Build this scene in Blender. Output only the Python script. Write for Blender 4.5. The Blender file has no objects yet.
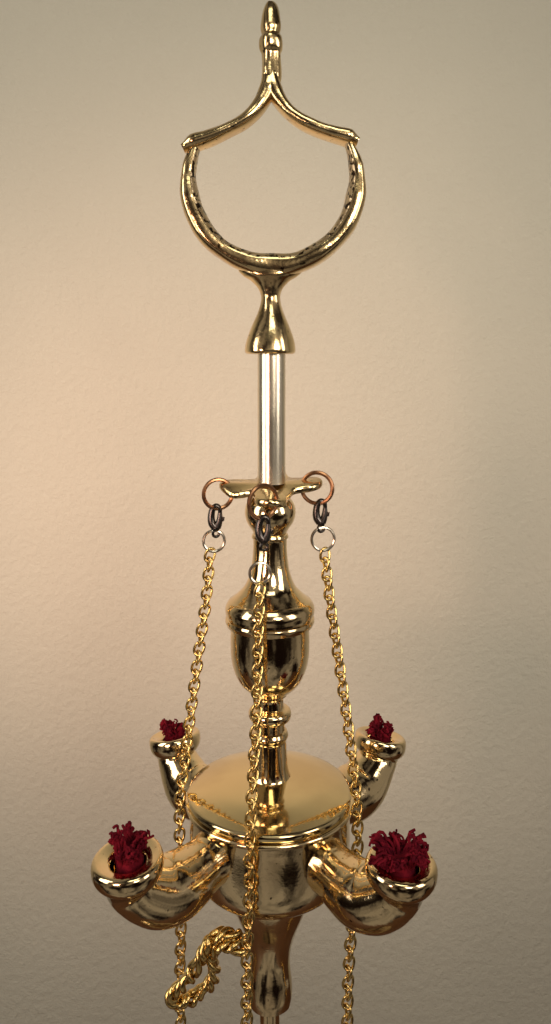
import bpy, bmesh, math, random
from mathutils import Vector, Matrix, noise
random.seed(7)
C = bpy.context.scene.collection
U = 0.0004            # metres per design unit
D = 787.0             # camera distance in design units
AX = -5.5
PI = math.pi
def pix(px, py, Y=0.0):
    s = (D + Y) / D
    return Vector(((px - 275.5) * s, Y, (364 - py) * s))

# ---------------------------------------------------------------- materials
def new_mat(name):
    m = bpy.data.materials.new(name); m.use_nodes = True
    nt = m.node_tree; b = nt.nodes['Principled BSDF']
    return m, nt, b
def metal(name, col, dark, rough=0.16, bump=0.25, scale=60, tarnish=0.35, pits=0.0, fine=700):
    m, nt, b = new_mat(name)
    tc = nt.nodes.new('ShaderNodeTexCoord')
    n1 = nt.nodes.new('ShaderNodeTexNoise'); n1.inputs['Scale'].default_value = scale; n1.inputs['Detail'].default_value = 6
    n2 = nt.nodes.new('ShaderNodeTexNoise'); n2.inputs['Scale'].default_value = fine; n2.inputs['Detail'].default_value = 4
    nt.links.new(tc.outputs['Object'], n1.inputs['Vector']); nt.links.new(tc.outputs['Object'], n2.inputs['Vector'])
    r = nt.nodes.new('ShaderNodeValToRGB')
    r.color_ramp.elements[0].position = 0.35; r.color_ramp.elements[0].color = (*[c*(1-tarnish)+d*tarnish for c, d in zip(col, dark)], 1)
    r.color_ramp.elements[1].position = 0.6; r.color_ramp.elements[1].color = (*col, 1)
    nt.links.new(n1.outputs['Fac'], r.inputs['Fac'])
    last = r.outputs['Color']
    if pits:
        n3 = nt.nodes.new('ShaderNodeTexNoise'); n3.inputs['Scale'].default_value = 480; n3.inputs['Detail'].default_value = 4
        nt.links.new(tc.outputs['Object'], n3.inputs['Vector'])
        r3 = nt.nodes.new('ShaderNodeValToRGB')
        r3.color_ramp.elements[0].position = pits; r3.color_ramp.elements[0].color = (1, 1, 1, 1)
        r3.color_ramp.elements[1].position = pits + 0.05; r3.color_ramp.elements[1].color = (0, 0, 0, 1)
        nt.links.new(n3.outputs['Fac'], r3.inputs['Fac'])
        mx = nt.nodes.new('ShaderNodeMixRGB'); mx.inputs[2].default_value = (*[d*0.25 for d in dark], 1)
        nt.links.new(r3.outputs['Color'], mx.inputs[0]); nt.links.new(last, mx.inputs[1]); last = mx.outputs[0]
    nt.links.new(last, b.inputs['Base Color'])
    b.inputs['Metallic'].default_value = 1.0
    mr = nt.nodes.new('ShaderNodeMapRange'); mr.inputs[3].default_value = rough*1.7; mr.inputs[4].default_value = rough*0.6
    nt.links.new(n1.outputs['Fac'], mr.inputs[0]); nt.links.new(mr.outputs[0], b.inputs['Roughness'])
    add = nt.nodes.new('ShaderNodeMath'); add.operation = 'MULTIPLY_ADD'; add.inputs[1].default_value = 0.12
    nt.links.new(n2.outputs['Fac'], add.inputs[0]); nt.links.new(n1.outputs['Fac'], add.inputs[2])
    bp = nt.nodes.new('ShaderNodeBump'); bp.inputs['Strength'].default_value = bump; bp.inputs['Distance'].default_value = 0.002
    nt.links.new(add.outputs[0], bp.inputs['Height']); nt.links.new(bp.outputs[0], b.inputs['Normal'])
    return m
BR = metal('brass', (0.83, 0.65, 0.38), (0.36, 0.21, 0.09), 0.09, 0.15, 42, 0.32, 0.275)
BRC = metal('cast_brass', (0.82, 0.62, 0.33), (0.30, 0.17, 0.07), 0.15, 0.22, 70, 0.5, 0.30)
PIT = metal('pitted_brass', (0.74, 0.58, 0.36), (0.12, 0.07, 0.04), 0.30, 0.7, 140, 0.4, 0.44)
LID = metal('lid_brass', (0.76, 0.60, 0.33), (0.46, 0.33, 0.16), 0.085, 0.035, 40, 0.35)
ROD = metal('pale_rod', (0.92, 0.82, 0.66), (0.66, 0.54, 0.36), 0.22, 0.03, 50, 0.25)
GOLD = metal('gold_chain', (0.70, 0.50, 0.19), (0.25, 0.14, 0.05), 0.2, 0.0, 60, 0.25)
COP = metal('copper_ring', (0.46, 0.23, 0.12), (0.12, 0.06, 0.03), 0.25, 0.0, 60, 0.3)
GUN = metal('dark_clasp', (0.09, 0.078, 0.072), (0.03, 0.02, 0.02), 0.24, 0.0, 60, 0.3)
SIL = metal('silver_ring', (0.62, 0.55, 0.46), (0.2, 0.15, 0.1), 0.2, 0.0, 60, 0.2)
def wick_mat():
    m, nt, b = new_mat('red_yarn')
    tc = nt.nodes.new('ShaderNodeTexCoord'); n = nt.nodes.new('ShaderNodeTexNoise'); n.inputs['Scale'].default_value = 300
    nt.links.new(tc.outputs['Object'], n.inputs['Vector'])
    r = nt.nodes.new('ShaderNodeValToRGB')
    r.color_ramp.elements[0].position = 0.3; r.color_ramp.elements[0].color = (0.05, 0.003, 0.008, 1)
    r.color_ramp.elements[1].position = 0.7; r.color_ramp.elements[1].color = (0.20, 0.010, 0.02, 1)
    nt.links.new(n.outputs['Fac'], r.inputs['Fac']); nt.links.new(r.outputs['Color'], b.inputs['Base Color'])
    b.inputs['Roughness'].default_value = 1.0; b.inputs['Specular IOR Level'].default_value = 0.05
    return m
RED = wick_mat()
def wall_mat():
    m, nt, b = new_mat('painted_plaster')
    tc = nt.nodes.new('ShaderNodeTexCoord')
    n1 = nt.nodes.new('ShaderNodeTexNoise'); n1.inputs['Scale'].default_value = 4; n1.inputs['Detail'].default_value = 5
    n2 = nt.nodes.new('ShaderNodeTexNoise'); n2.inputs['Scale'].default_value = 190; n2.inputs['Detail'].default_value = 8; n2.inputs['Roughness'].default_value = 0.65
    for n in (n1, n2): nt.links.new(tc.outputs['Object'], n.inputs['Vector'])
    r = nt.nodes.new('ShaderNodeValToRGB')
    r.color_ramp.elements[0].position = 0.3; r.color_ramp.elements[0].color = (0.56, 0.52, 0.43, 1)
    r.color_ramp.elements[1].position = 0.7; r.color_ramp.elements[1].color = (0.60, 0.56, 0.465, 1)
    nt.links.new(n1.outputs['Fac'], r.inputs['Fac']); nt.links.new(r.outputs['Color'], b.inputs['Base Color'])
    b.inputs['Roughness'].default_value = 0.85
    bp = nt.nodes.new('ShaderNodeBump'); bp.inputs['Strength'].default_value = 0.8; bp.inputs['Distance'].default_value = 0.0018
    nt.links.new(n2.outputs['Fac'], bp.inputs['Height']); nt.links.new(bp.outputs[0], b.inputs['Normal'])
    return m
WALL = wall_mat()
def wood_mat():
    m, nt, b = new_mat('dark_wood')
    tc = nt.nodes.new('ShaderNodeTexCoord'); mp = nt.nodes.new('ShaderNodeMapping'); mp.inputs['Scale'].default_value = (2, 20, 2)
    n = nt.nodes.new('ShaderNodeTexNoise'); n.inputs['Scale'].default_value = 6; n.inputs['Detail'].default_value = 8
    nt.links.new(tc.outputs['Object'], mp.inputs[0]); nt.links.new(mp.outputs[0], n.inputs['Vector'])
    r = nt.nodes.new('ShaderNodeValToRGB'); r.color_ramp.elements[0].color = (0.06, 0.025, 0.012, 1); r.color_ramp.elements[1].color = (0.16, 0.07, 0.03, 1)
    nt.links.new(n.outputs['Fac'], r.inputs['Fac']); nt.links.new(r.outputs['Color'], b.inputs['Base Color'])
    b.inputs['Roughness'].default_value = 0.4
    return m
WOOD = wood_mat()

# ---------------------------------------------------------------- helpers
def thing(name, label, cat, loc, group=None):
    o = bpy.data.objects.new(name, None); C.objects.link(o); o.location = Vector(loc) * U
    o.empty_display_size = 0.01
    o['label'] = label; o['category'] = cat
    if group: o['group'] = group
    o['o'] = list(loc)
    return o
def origin(root):
    while root.parent: root = root.parent
    return Vector(root['o'])
def obj(name, bm, mat, parent=None, sharp=40):
    bmesh.ops.recalc_face_normals(bm, faces=bm.faces)
    org = origin(parent) if parent else Vector((0, 0, 0))
    for v in bm.verts: v.co = (v.co - org) * U
    me = bpy.data.meshes.new(name); bm.to_mesh(me); bm.free()
    for m in (mat if isinstance(mat, (list, tuple)) else [mat]): me.materials.append(m)
    me.shade_smooth(); me.set_sharp_from_angle(angle=math.radians(sharp))
    o = bpy.data.objects.new(name, me); C.objects.link(o)
    if parent: o.parent = parent
    return o
def cr(pts, n=8):
    """Catmull-Rom through tuples"""
    if len(pts) < 3 : return [tuple(p) for p in pts]
    P = [Vector(p) for p in pts]; P = [2*P[0]-P[1]] + P + [2*P[-1]-P[-2]]
    out = []
    for i in range(1, len(P)-2):
        for k in range(n):
            t = k/n
            out.append(tuple(0.5*((2*P[i]) + (P[i+1]-P[i-1])*t + (2*P[i-1]-5*P[i]+4*P[i+1]-P[i+2])*t*t + (3*P[i]-P[i-1]-3*P[i+1]+P[i+2])*t**3)))
    out.append(tuple(P[-2])); return out
def lathe(bm, segs, cx=AX, cy=0.0, n=96, wob=0.0, yscale=None):
    prof = []
    for s in segs:
        q = cr([(a, b, 0) for a, b in s], 6)
        for p in q:
            if not prof or (abs(prof[-1][0]-p[0]) + abs(prof[-1][1]-p[1])) > 0.05: prof.append((max(p[0], 0.0), p[1]))
    rings = []
    for r, z in prof:
        if r < 0.02: rings.append([bm.verts.new((cx, cy, z))]); continue
        ring = []; ys = yscale(z) if yscale else 1
        for k in range(n):
            a = 2*PI*k/n; rr = r
            if wob: rr += wob*noise.noise(Vector((math.cos(a)*1.5, math.sin(a)*1.5, z*0.03)))
            ring.append(bm.verts.new((cx+rr*math.cos(a), cy+rr*math.sin(a)*ys, z)))
        rings.append(ring)
    join(bm, rings)
def join(bm, rings, cap=False):
    for a, b in zip(rings, rings[1:]):
        if len(a) == 1 and len(b) == 1: continue
        n = max(len(a), len(b))
        for k in range(n):
            k2 = (k+1) % n
            if len(a) == 1: bm.faces.new((a[0], b[k], b[k2]))
            elif len(b) == 1: bm.faces.new((a[k], a[k2], b[0]))
            else: bm.faces.new((a[k], a[k2], b[k2], b[k]))
    if cap:
        for r in (rings[0], rings[-1]):
            if len(r) > 2: bm.faces.new(r)
def tube(bm, pts, rad, seg=10, closed=False, ell=None, ref=None, wob=0, power=1.0):
    pts = [Vector(p) for p in pts]; n = len(pts)
    if not hasattr(rad, '__len__'): rad = [rad]*n
    up = None; rings = []
    for i, p in enumerate(pts):
        if closed: t = pts[(i+1) % n]-pts[i-1]
        else: t = pts[min(i+1, n-1)]-pts[max(i-1, 0)]
        t.normalize()
        if ref is not None: up = Vector(ref)
        elif up is None:
            up = Vector((0, 1, 0)) if abs(t.y) < 0.9 else Vector((1, 0, 0))
        up = (up - t*up.dot(t)).normalized(); side = t.cross(up)
        r = rad[i]; e = ell[i] if ell else r
        ring = []
        for k in range(seg):
            a = 2*PI*k/seg; ca, sa = math.cos(a), math.sin(a)
            ca = math.copysign(abs(ca)**power, ca); sa = math.copysign(abs(sa)**power, sa)
            q = p + side*ca*r + up*sa*e
            if wob: q = q + (q-p).normalized()*wob*noise.noise(q*0.035)
            ring.append(bm.verts.new(q))
        rings.append(ring)
    if closed: rings.append(rings[0]); join(bm, rings)
    else: join(bm, rings, True)
def lerp_list(vals, n):
    """smooth interpolation of vals over n samples"""
    out = []
    for i in range(n):
        f = i/(n-1)*(len(vals)-1); k = min(int(f), len(vals)-2); t = f-k; t = t*t*(3-2*t)
        out.append(vals[k]*(1-t)+vals[k+1]*t)
    return out
def ring_pts(c, ax1, ax2, r, r2=None, n=32):
    r2 = r2 or r; c = Vector(c); a1 = Vector(ax1).normalized(); a2 = Vector(ax2).normalized()
    return [c + a1*r*math.cos(2*PI*k/n) + a2*r2*math.sin(2*PI*k/n) for k in range(n)]

# ---------------------------------------------------------------- setting
bm = bmesh.new()
vs = [bm.verts.new(p) for p in ((-3500, 700, -1400), (3500, 700, -1400), (3500, 700, 3000), (-3500, 700, 3000))]
bm.faces.new(vs)
w = obj('wall', bm, WALL); w['kind'] = 'structure'; w['label'] = 'plain beige painted plaster wall behind the brass lamp'
bm = bmesh.new(); bmesh.ops.create_cube(bm, size=1, matrix=Matrix.Translation((0, 200, -1430)) @ Matrix.Diagonal((3000, 990, 60, 1)))
bmesh.ops.bevel(bm, geom=bm.edges[:], offset=6, segments=2, affect='EDGES')
w = obj('table_surface', bm, WOOD); w['kind'] = 'structure'

# ---------------------------------------------------------------- the lamp
lamp = thing('oil_lamp', 'tall brass oil lamp with onion-shaped loop handle and four upturned nozzles', 'oil lamp', (AX, 0, -1400))
# handle loop: a broad cast band on a near-circle, heavy at the bottom
sp = []
for i in range(121):
    a = math.radians(153 + (387-153)*i/120)
    sp.append(pix(273+84.5*math.cos(a), 182-84.5*math.sin(a)))
n_ = len(sp)
th = lerp_list([4, 7, 9.5, 10, 9.5, 10.5, 13, 10.5, 9.5, 10, 9.8, 7, 4], n_)
dp = lerp_list([10, 14, 18, 19, 19, 18, 17, 18, 19, 19, 18, 14, 10], n_)
bm = bmesh.new(); tube(bm, sp, th, 36, ell=dp, ref=(0, 1, 0), wob=1.4, power=0.68)
bmesh.ops.recalc_face_normals(bm, faces=bm.faces); bm.normal_update()
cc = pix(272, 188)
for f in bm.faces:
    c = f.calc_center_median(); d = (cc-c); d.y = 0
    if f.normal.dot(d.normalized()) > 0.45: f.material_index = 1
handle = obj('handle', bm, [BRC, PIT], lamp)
for q in ([(271,74),(268,89),(260,105),(246,120),(227,131),(208,139),(195,143),(183,149)],
          [(270,74),(274,89),(283,105),(297,119),(316,129),(335,135),(348,138),(358,142)]):
    sp = cr([pix(x, y, -1) for x, y in q], 8)
    t = lerp_list([8, 8, 7.2, 6.6, 6.6, 7.2, 8, 4], len(sp)); e = lerp_list([8, 10, 12, 14, 15, 15, 15, 10], len(sp))
    bm = bmesh.new(); tube(bm, sp, t, 28, ell=e, ref=(0, 1, 0), wob=1.4, power=0.78); obj('curved_arm', bm, BRC, handle)
Z = lambda y: 364-y
def prof(lst): return [[(r, Z(y)) for r, y in s] for s in lst]
bm = bmesh.new()
lathe(bm, prof([[(0, 1), (4.5, 3), (8, 10), (10, 20), (10.8, 28), (9.3, 34)], [(9.3, 35), (11.2, 38), (11.8, 43), (11.2, 49), (9.3, 53)], [(9, 54), (9, 62), (9.5, 70), (9.5, 80), (7, 90), (0, 93)]]), cx=-4.5, n=40, wob=1.6)
obj('finial', bm, BRC, handle)
bm = bmesh.new()
def ysc(z):
    y = 364-z
    return 0.5 if y < 272 else (0.5+0.5*min(1, (y-272)/20))
lathe(bm, prof([[(0, 262), (24, 266), (32, 270), (27, 276), (19, 281), (13, 287), (10, 293), (9.5, 300), (12.5, 311), (18, 324), (22.5, 336), (24.5, 343), (25.4, 349), (25.2, 352), (24, 353.5)], [(23, 354), (14, 353), (0, 353)]]), n=64, cx=-4.8, wob=1.2, yscale=ysc)
obj('bell_socket', bm, BRC, handle)
bm = bmesh.new(); lathe(bm, prof([[(0, 346), (14, 346)], [(14, 347), (14, 482)], [(14, 483), (0, 484)]]), cx=-4, n=64); obj('rod', bm, ROD, lamp)
# hanger plate: flat wavy four-lobed plate with rounded lobes
bm = bmesh.new(); n = 192; rows = []
for zz, dr in ((-3.6, -2.6), (-3.0, -1.0), (-1.4, 0), (1.4, 0), (3.0, -1.0), (3.6, -2.6)):
    row = []
    for k in range(n):
        a = 2*PI*k/n; c4 = math.cos(4*a)
        r = 40 + 11.5*math.copysign(abs(c4)**0.7, c4) + 5*noise.noise(Vector((math.cos(a)*2.0, math.sin(a)*2.0, 1)))
        r = max(20, r)+dr
        x, y = AX+1+r*math.cos(a), r*math.sin(a)
        bend = 2.0*math.cos(4*a+0.6)+5*noise.noise(Vector((math.cos(a)*2.2, math.sin(a)*2.2, 5.3)))
        row.append(bm.verts.new((x, y, Z(487) + (x-AX)*0.05 + y*0.17 + bend*r/45 + zz)))
    rows.append(row)
for a_, b_ in zip(rows, rows[1:]):
    for k in range(n): bm.faces.new((a_[k], a_[(k+1) % n], b_[(k+1) % n], b_[k]))
for row, s in ((rows[0], -1), (rows[-1], 1)):
    c = bm.verts.new((AX+1, 0, Z(487)+s*3.6))
    for k in range(n): bm.faces.new((row[k], row[(k+1) % n], c))
obj('hanger_plate', bm, BRC, lamp)
# turned column
bm = bmesh.new()
lathe(bm, prof([[(0, 490), (15, 491), (19, 496)], [(20, 498), (24, 504), (25.5, 512), (23.5, 521), (18.5, 529), (16.5, 533)], [(18, 534), (18.5, 537), (17, 540), (17.5, 556), (20, 572), (25, 585), (32, 593), (39, 599)],
    [(41, 600), (43.5, 604), (44.5, 608), (44, 613)], [(42, 614), (42, 616)], [(44, 617), (44.5, 620), (43, 624)], [(39, 626), (39.5, 640), (39, 655), (36, 669), (30, 681), (22, 689), (17, 693)], [(17, 694), (14, 697), (14, 706)],
    [(15, 707), (20, 709), (21.5, 713), (20, 718), (16, 720)], [(15, 721), (15, 729)], [(17, 730), (18.5, 734), (17, 738)], [(16.5, 739), (17, 752), (18, 766), (20, 774), (23, 779), (0, 780)]]), wob=0.5)
obj('turned_column', bm, BR, lamp)
# lid (domed, thin edge) and drum reservoir
bm = bmesh.new()
lathe(bm, [[(0, -410), (24, -411), (50, -414.5), (68, -419.5), (78.5, -423.5)], [(80.7, -424.4), (81.5, -426), (81.5, -429)], [(80.7, -430), (76, -430.5), (0, -430.7)]], n=160, cx=AX-0.5); obj('lid', bm, LID, lamp)
bm = bmesh.new()
lathe(bm, [[(0, -431.2), (82, -431.2)], [(83.5, -431.8), (84.3, -433.5), (83.5, -436)], [(80.5, -437.5), (79.5, -450), (79.5, -475), (78, -492), (73.5, -503), (64, -511), (53, -516), (45, -518)],
    [(43, -519.5), (40, -530), (34, -546), (27, -563), (22, -579), (20, -592), (20.5, -604), (22, -616), (22.5, -627), (21, -636)], [(12, -638.5), (10, -642), (10, -800)]], n=128, wob=0.8)
res = obj('reservoir', bm, BR, lamp)
bm = bmesh.new()
lathe(bm, [[(10, -799), (18, -805), (22, -820), (14, -840), (12, -900), (16, -1000), (26, -1080), (14, -1110)], [(16, -1120), (40, -1150), (60, -1230), (110, -1320), (180, -1370), (186, -1385)], [(186, -1386), (186, -1399.5), (0, -1399.5)]]); obj('base', bm, BR, lamp)
# nozzles: chunky cast elbows, pinched, then a thick rounded cup lip
def nozzle(az, zoff, uo, tu=0.13, hole=14, lip=1.0):
    ca, sa = math.cos(az), math.sin(az)
    P = lambda u, z: Vector((AX+u*ca, u*sa, z+zoff))
    cen = [(50, -463, 27), (66, -465, 26), (79, -467, 23.5), (89, -469, 23.5), (101, -472, 26.5), (113, -473, 28.5), (125, -470, 27.5), (136, -461, 25), (144, -452, 22.5), (148, -445, 21.5)]
    cen = [(u if u < 90 else 90+(u-90)*(uo-93)/58, z, r) for u, z, r in cen]
    q = cr(cen, 6)
    bm = bmesh.new(); out = []; N = 72
    def mk(c, tu, tz, r, el=1.0):
        l = math.hypot(tu, tz); tu /= l; tz /= l
        s1 = Vector((-sa, ca, 0)); s2 = Vector((-tz*ca, -tz*sa, tu))
        rg = []
        for k in range(N):
            an = 2*PI*k/N
            v = c+s1*r*math.cos(an)+s2*r*el*math.sin(an)
            v += (v-c).normalized()*1.7*noise.noise(v*0.022)
            rg.append(bm.verts.new(v))
        return rg
    for i, (u, z, r) in enumerate(q):
        a, b = q[max(i-1, 0)], q[min(i+1, len(q)-1)]
        out.append(mk(P(u, z), b[0]-a[0], b[1]-a[1], r))
    tz = math.sqrt(1-tu*tu)
    bu, bz = q[-1][0], q[-1][1]
    prf = cr([(2, 23, 0), (4, 26.5, 0), (7.5, 29.3, 0), (12, 30.8, 0), (18, 30.8, 0), (21.2, 29.3, 0), (22.3, 26.8, 0), (21.8, 23.5, 0), (20.4, 19, 0), (18.5, hole+1.5, 0), (15, hole, 0), (6, hole-1, 0), (-5, hole-2, 0)], 3)
    for s, r, _ in prf+[(-5.5, 0.5, 0)]:
        r = r if r < 16 else r-(1-lip)*(r-16)*2
        out.append(mk(P(bu+s*tu, bz+s*tz), tu, tz, r, 0.97))
    join(bm, out, True)
    obj('nozzle', bm, BR, lamp, 60)
    return P(bu+18*tu, bz+18*tz)
NZ = []
for az, zo, uo, tu, lip in ((math.radians(225.5), 7, 171, 0.12, 1), (math.radians(-47), 2, 166, 0.09, 1), (math.radians(134.5), 1, 156, 0.2, 0.95), (math.radians(41), 1, 166, 0.2, 0.95)):
    NZ.append(nozzle(az, zo, uo, tu, lip=lip))

# wicks: ragged compact tufts of curly yarn
def wick(c, R, H, n, label, seed, lean=(0, 0)):
    random.seed(seed)
    t = thing('wick', label, 'wick', (c.x, c.y, c.z-12), 'red wicks in the lamp nozzles')
    bm = bmesh.new()
    tube(bm, [c+Vector((0, 0, -22)), c+Vector((0, 0, -8)), c+Vector((lean[0]*2, lean[1]*2, 1)), c+Vector((lean[0]*6, lean[1]*6, H*0.35))], [11, 12.5, 12, R*0.35], 18, wob=5)
    obj('wick_core', bm, RED, t)
    bm = bmesh.new()
    clumps = [(2*PI*j/9+random.uniform(-0.35, 0.35), random.uniform(0.4, 1.0), random.uniform(0.35, 1.0)) for j in range(9)]
    for i in range(n):
        ca_, co_, ch_ = random.choice(clumps)
        a = ca_+random.gauss(0, 0.4); rr = 10*math.sqrt(random.random())
        p = c+Vector((rr*math.cos(a), rr*math.sin(a), 0))
        a2 = ca_+random.gauss(0, 0.16); out = max(0.0, R*co_*random.uniform(0.6, 1.08)-rr*0.6)
        h = (H)*ch_*random.uniform(0.6, 1.05)
        pts = []
        ph = random.uniform(0, 6.28); am = random.uniform(1.0, 2.2); fr = random.uniform(8, 16)
        for k in range(13):
            s = k/12
            q = p+Vector((math.cos(a2)*out*s**1.15+lean[0]*9*s, math.sin(a2)*out*s**1.15+lean[1]*9*s, h*math.sin(s*1.75)))
            q += Vector((math.sin(ph+s*fr)*am, math.cos(ph*2+s*fr)*am, math.sin(ph*3+s*fr)*am))*min(1, s*1.5)
            pts.append(q)
        r0 = random.uniform(0.8, 1.5)
        tube(bm, pts, r0, 5)
    obj('frayed_fibres', bm, RED, t)
wick(NZ[0], 20, 31, 130, 'frayed dark red wick in the front left nozzle, standing tall', 1, (-0.1, 0.1))
wick(NZ[1], 29, 24, 190, 'widest frayed dark red wick, spread over the front right nozzle', 2, (-0.5, 0.2))
wick(NZ[2], 15, 21, 90, 'smallest dark red wick in the back left nozzle', 3, (-0.2, 0))
wick(NZ[3], 22, 22, 130, 'bushy dark red wick in the back right nozzle', 4)

# chains
def make_link(name, a_, b_, w_, tw):
    bm = bmesh.new(); LP = []
    for k in range(32):
        a = 2*PI*k/32; ca, sa = math.cos(a), math.sin(a)
        x = a_*math.copysign(abs(ca)**0.85, ca); y = b_*math.copysign(abs(sa)**0.9, sa)
        LP.append(Vector((x, y, tw*math.sin(2*a))))
    tube(bm, LP, w_, 10, closed=True)
    for v in bm.verts: v.co *= U
    bmesh.ops.recalc_face_normals(bm, faces=bm.faces)
    me = bpy.data.meshes.new(name); bm.to_mesh(me); bm.free(); me.materials.append(GOLD); me.shade_smooth()
    return me
LINK = make_link('link', 6.9, 4.6, 1.4, 1.0)
def lay_links(root, path, pitch=9.4, scale=1.0):
    org = origin(root); P = [Vector(p) for p in cr(path, 12)]
    cum = [0]
    for a, b in zip(P, P[1:]): cum.append(cum[-1]+(b-a).length)
    s = 0; i = 0; k = 0; drift = 0
    while s < cum[-1]:
        while i < len(P)-2 and cum[i+1] < s: i += 1
        f = (s-cum[i])/max(1e-6, cum[i+1]-cum[i]); p = P[i].lerp(P[i+1], f); t = (P[i+1]-P[i]).normalized()
        up = Vector((0, 1, 0)) if abs(t.y) < 0.95 else Vector((1, 0, 0))
        up = (up-t*up.dot(t)).normalized(); sd = up.cross(t)
        M = Matrix((t, sd, up)).transposed()
        drift += random.uniform(-0.08, 0.08); drift *= 0.95
        ang = (1.05 if k % 2 else -0.25)+drift
        M = (M @ Matrix.Rotation(ang, 3, 'X')) @ Matrix.Rotation(0.2+random.uniform(-0.05, 0.05), 3, 'Z')
        o = bpy.data.objects.new('link', LINK); C.objects.link(o); o.parent = root
        o.location = (p-org)*U; o.rotation_euler = M.to_euler(); o.scale = (scale,)*3
        s += pitch*scale; k += 1
def chain(label, hook, ring_ax, ringr, clasp_c, ring2, ring2r, path, sc=1.0):
    t = thing('chain', label, 'chain', hook, 'gold tool chains hanging from the hanger plate')
    a1 = Vector(ring_ax)
    bm = bmesh.new(); tube(bm, ring_pts(hook, a1, (0, 0, 1), ringr, n=40), 2.1, 8, closed=True); obj('jump_ring', bm, COP, t)
    c = Vector(clasp_c)+Vector((0, 0, 1))
    bm = bmesh.new()
    body = [(-1, -9), (-4, -5), (-4.8, 1), (-3.6, 8), (0, 12), (3.4, 10), (4.2, 5)]
    sp = cr([c+Vector((x, 0, z)) for x, z in body], 5)
    tube(bm, sp, [4.4-2.4*i/(len(sp)-1) for i in range(len(sp))], 10)
    sp = cr([c+Vector((x, -0.4, z)) for x, z in [(1, -9), (2.8, -5), (3.8, 0), (4, 5.5)]], 5)
    tube(bm, sp, [4.2-2.0*i/(len(sp)-1) for i in range(len(sp))], 10)
    tube(bm, [c+Vector((4, 0, -3)), c+Vector((7, 0, -2)), c+Vector((7.6, 0, 1))], [1.7, 1.5, 1.2], 8)
    bmesh.ops.create_uvsphere(bm, u_segments=14, v_segments=8, radius=4.2, matrix=Matrix.Translation(c+Vector((0, 0, -9.5))))
    tube(bm, ring_pts(c+Vector((0, 0, -15.5)), (1, 0.3, 0), (0, 0, 1), 3.2, n=18), 1.5, 8, closed=True)
    obj('clasp', bm, GUN, t)
    bm = bmesh.new(); tube(bm, ring_pts(ring2, (1, 0.15, 0), (0, 0, 1), ring2r, n=36), 1.5, 8, closed=True); obj('end_ring', bm, SIL, t)
    lay_links(t, path, scale=sc)
    return t
chain('left gold chain hanging from a copper ring past the reservoir', pix(218, 494), (1, 0.25, 0), 14.5, pix(216, 519), pix(214, 541), 10.5,
      [pix(*p) for p in ((210, 555), (206, 600), (199, 650), (191, 710), (184, 765), (180, 796), (179.5, 850), (181, 920), (180, 980), (181, 1050))])
chain('right gold chain, bowing outwards over the lid edge between right nozzles', pix(317, 488), (1, -0.2, 0), 15.5, pix(321, 514), pix(323, 539), 11.5,
      [pix(*p) for p in ((325, 555, 0), (330, 600, -2), (338, 655, -6), (346, 710, -12), (353, 765, -18), (357, 805, -22), (357, 870, -22), (351, 935, -22), (348, 985, -22), (347, 1050, -22))])
F = [pix(260, 590, -62), pix(258, 640, -66), pix(257, 700, -72), pix(254, 760, -80), pix(251, 815, -88), pix(250, 850, -91), pix(249, 900, -91), pix(247, 960, -91), pix(247, 1060, -91)]
chain('middle gold chain hanging in front of the column and reservoir', pix(263, 502, -54), (0.82, 0.57, 0), 15.5, pix(264, 531, -56), pix(260, 573, -58), 9.5, F, 0.95)

# compact irregular braid low at left
random.seed(11)
t = thing('twisted_loop', 'tangled braided gold loop below the front left nozzle beside the left chain', 'ornament', pix(200, 970, -40))
base = [pix(x, y, Y) for x, y, Y in ((244, 940, -40), (229, 935, -46), (214, 938, -50), (205, 949, -52), (199, 963, -50), (191, 977, -46), (180, 988, -42), (172, 997, -38), (181, 1001, -30), (195, 996, -26), (207, 988, -26), (214, 976, -30), (214, 964, -36), (212, 954, -44), (218, 947, -52), (230, 946, -50), (244, 950, -44))]
sp = [Vector(p) for p in cr(base, 12)]
for s in range(3):
    q = []
    for i, p in enumerate(sp):
        tt = (sp[min(i+1, len(sp)-1)]-sp[max(i-1, 0)]).normalized(); up = Vector((0, 1, 0)); up = (up-tt*up.dot(tt)).normalized(); sd = up.cross(tt)
        a = i*0.24+s*2*PI/3+1.5*noise.noise(Vector((i*0.1, s*5, 1))); R0 = 4.0+3.0*noise.noise(Vector((i*0.1, 7+s, 2)))
        q.append(p+up*R0*math.cos(a)+sd*R0*math.sin(a))
    rr = [2.7+1.3*noise.noise(Vector((i*0.13, s, 2))) for i in range(len(q))]
    bm = bmesh.new(); tube(bm, q, rr, 12); obj('rope_strand', bm, GOLD, t)
bm = bmesh.new(); tube(bm, cr([pix(172, 997, -38), pix(174, 990, -30), pix(178, 985, -10), pix(183, 989, 2), pix(181, 996, 5)], 6), 2.4, 8); obj('hook', bm, BRC, t)

for o in bpy.data.objects:
    if 'o' in o: del o['o']

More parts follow.
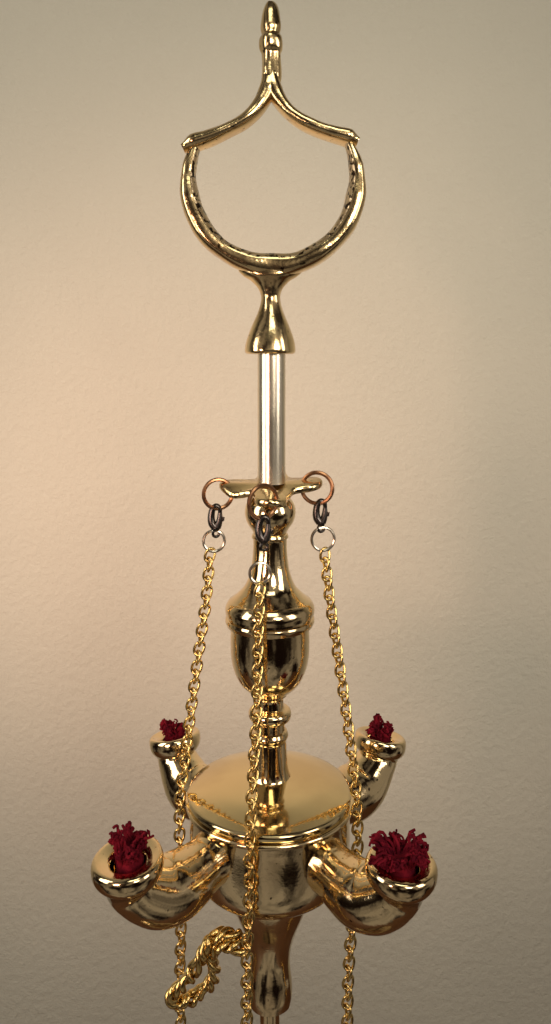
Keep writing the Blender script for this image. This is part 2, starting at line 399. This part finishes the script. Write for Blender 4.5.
# ---------------------------------------------------------------- light
wd = bpy.data.worlds.new('World'); bpy.context.scene.world = wd; wd.use_nodes = True
nt = wd.node_tree; bg = nt.nodes['Background']
tc = nt.nodes.new('ShaderNodeTexCoord'); n = nt.nodes.new('ShaderNodeTexNoise'); n.inputs['Scale'].default_value = 1.7; n.inputs['Detail'].default_value = 3
nt.links.new(tc.outputs['Generated'], n.inputs['Vector'])
r = nt.nodes.new('ShaderNodeValToRGB'); r.color_ramp.elements[0].position = 0.43; r.color_ramp.elements[0].color = (0.016, 0.008, 0.006, 1)
r.color_ramp.elements[1].position = 0.56; r.color_ramp.elements[1].color = (0.72, 0.64, 0.54, 1)
nt.links.new(n.outputs['Fac'], r.inputs['Fac']); nt.links.new(r.outputs['Color'], bg.inputs['Color']); bg.inputs['Strength'].default_value = 0.34
def area(loc, tgt, sx, sy, pw, col):  # left one is the window; right and top ones are added softboxes
    l = bpy.data.lights.new('window_and_fill_light', 'AREA'); l.shape = 'RECTANGLE'; l.size = sx; l.size_y = sy; l.energy = pw; l.color = col
    o = bpy.data.objects.new('window_and_fill_light', l); C.objects.link(o); o.location = loc
    o.rotation_euler = (Vector(tgt)-Vector(loc)).to_track_quat('-Z', 'Y').to_euler()
area((-0.75, -0.35, 0.16), (0, -0.05, 0.06), 0.3, 0.7, 3.6, (1, 0.91, 0.80))
area((0.7, -0.45, 0.2), (0, -0.05, 0.05), 0.25, 0.5, 2.0, (1, 0.92, 0.82))
area((0.1, -0.7, 0.8), (0, 0.1, 0.1), 0.5, 0.3, 1.9, (1.0, 1.0, 0.82))
def spot(loc, tgt, e, col, ang, rad):  # unseen spots added to give the wall its warm glow and falloff
    l = bpy.data.lights.new('wall_glow_spot', 'SPOT'); l.energy = e; l.color = col; l.spot_size = math.radians(ang); l.spot_blend = 1.0; l.shadow_soft_size = rad
    o = bpy.data.objects.new('wall_glow_spot', l); C.objects.link(o); o.location = loc
    o.rotation_euler = (Vector(tgt)-Vector(loc)).to_track_quat('-Z', 'Y').to_euler()
spot((-0.45, -0.6, -0.05), (-0.09, 0.28, -0.10), 26, (1, 0.64, 0.48), 38, 0.14)
spot((0.3, -0.7, 0.2), (0.0, 0.28, -0.01), 13, (1, 0.89, 0.74), 50, 0.14)

# ---------------------------------------------------------------- camera
cam = bpy.data.cameras.new('camera'); co = bpy.data.objects.new('camera', cam); C.objects.link(co)
co.location = (0, -D*U, 0); co.rotation_euler = (PI/2, 0, 0)
cam.sensor_width = 36; cam.lens = 36*D/1024; cam.shift_y = -148/1024; cam.clip_start = 0.01; cam.clip_end = 50
bpy.context.scene.camera = co
sc = bpy.context.scene
sc.view_settings.view_transform = 'Standard'; sc.view_settings.look = 'None'; sc.view_settings.exposure = 0
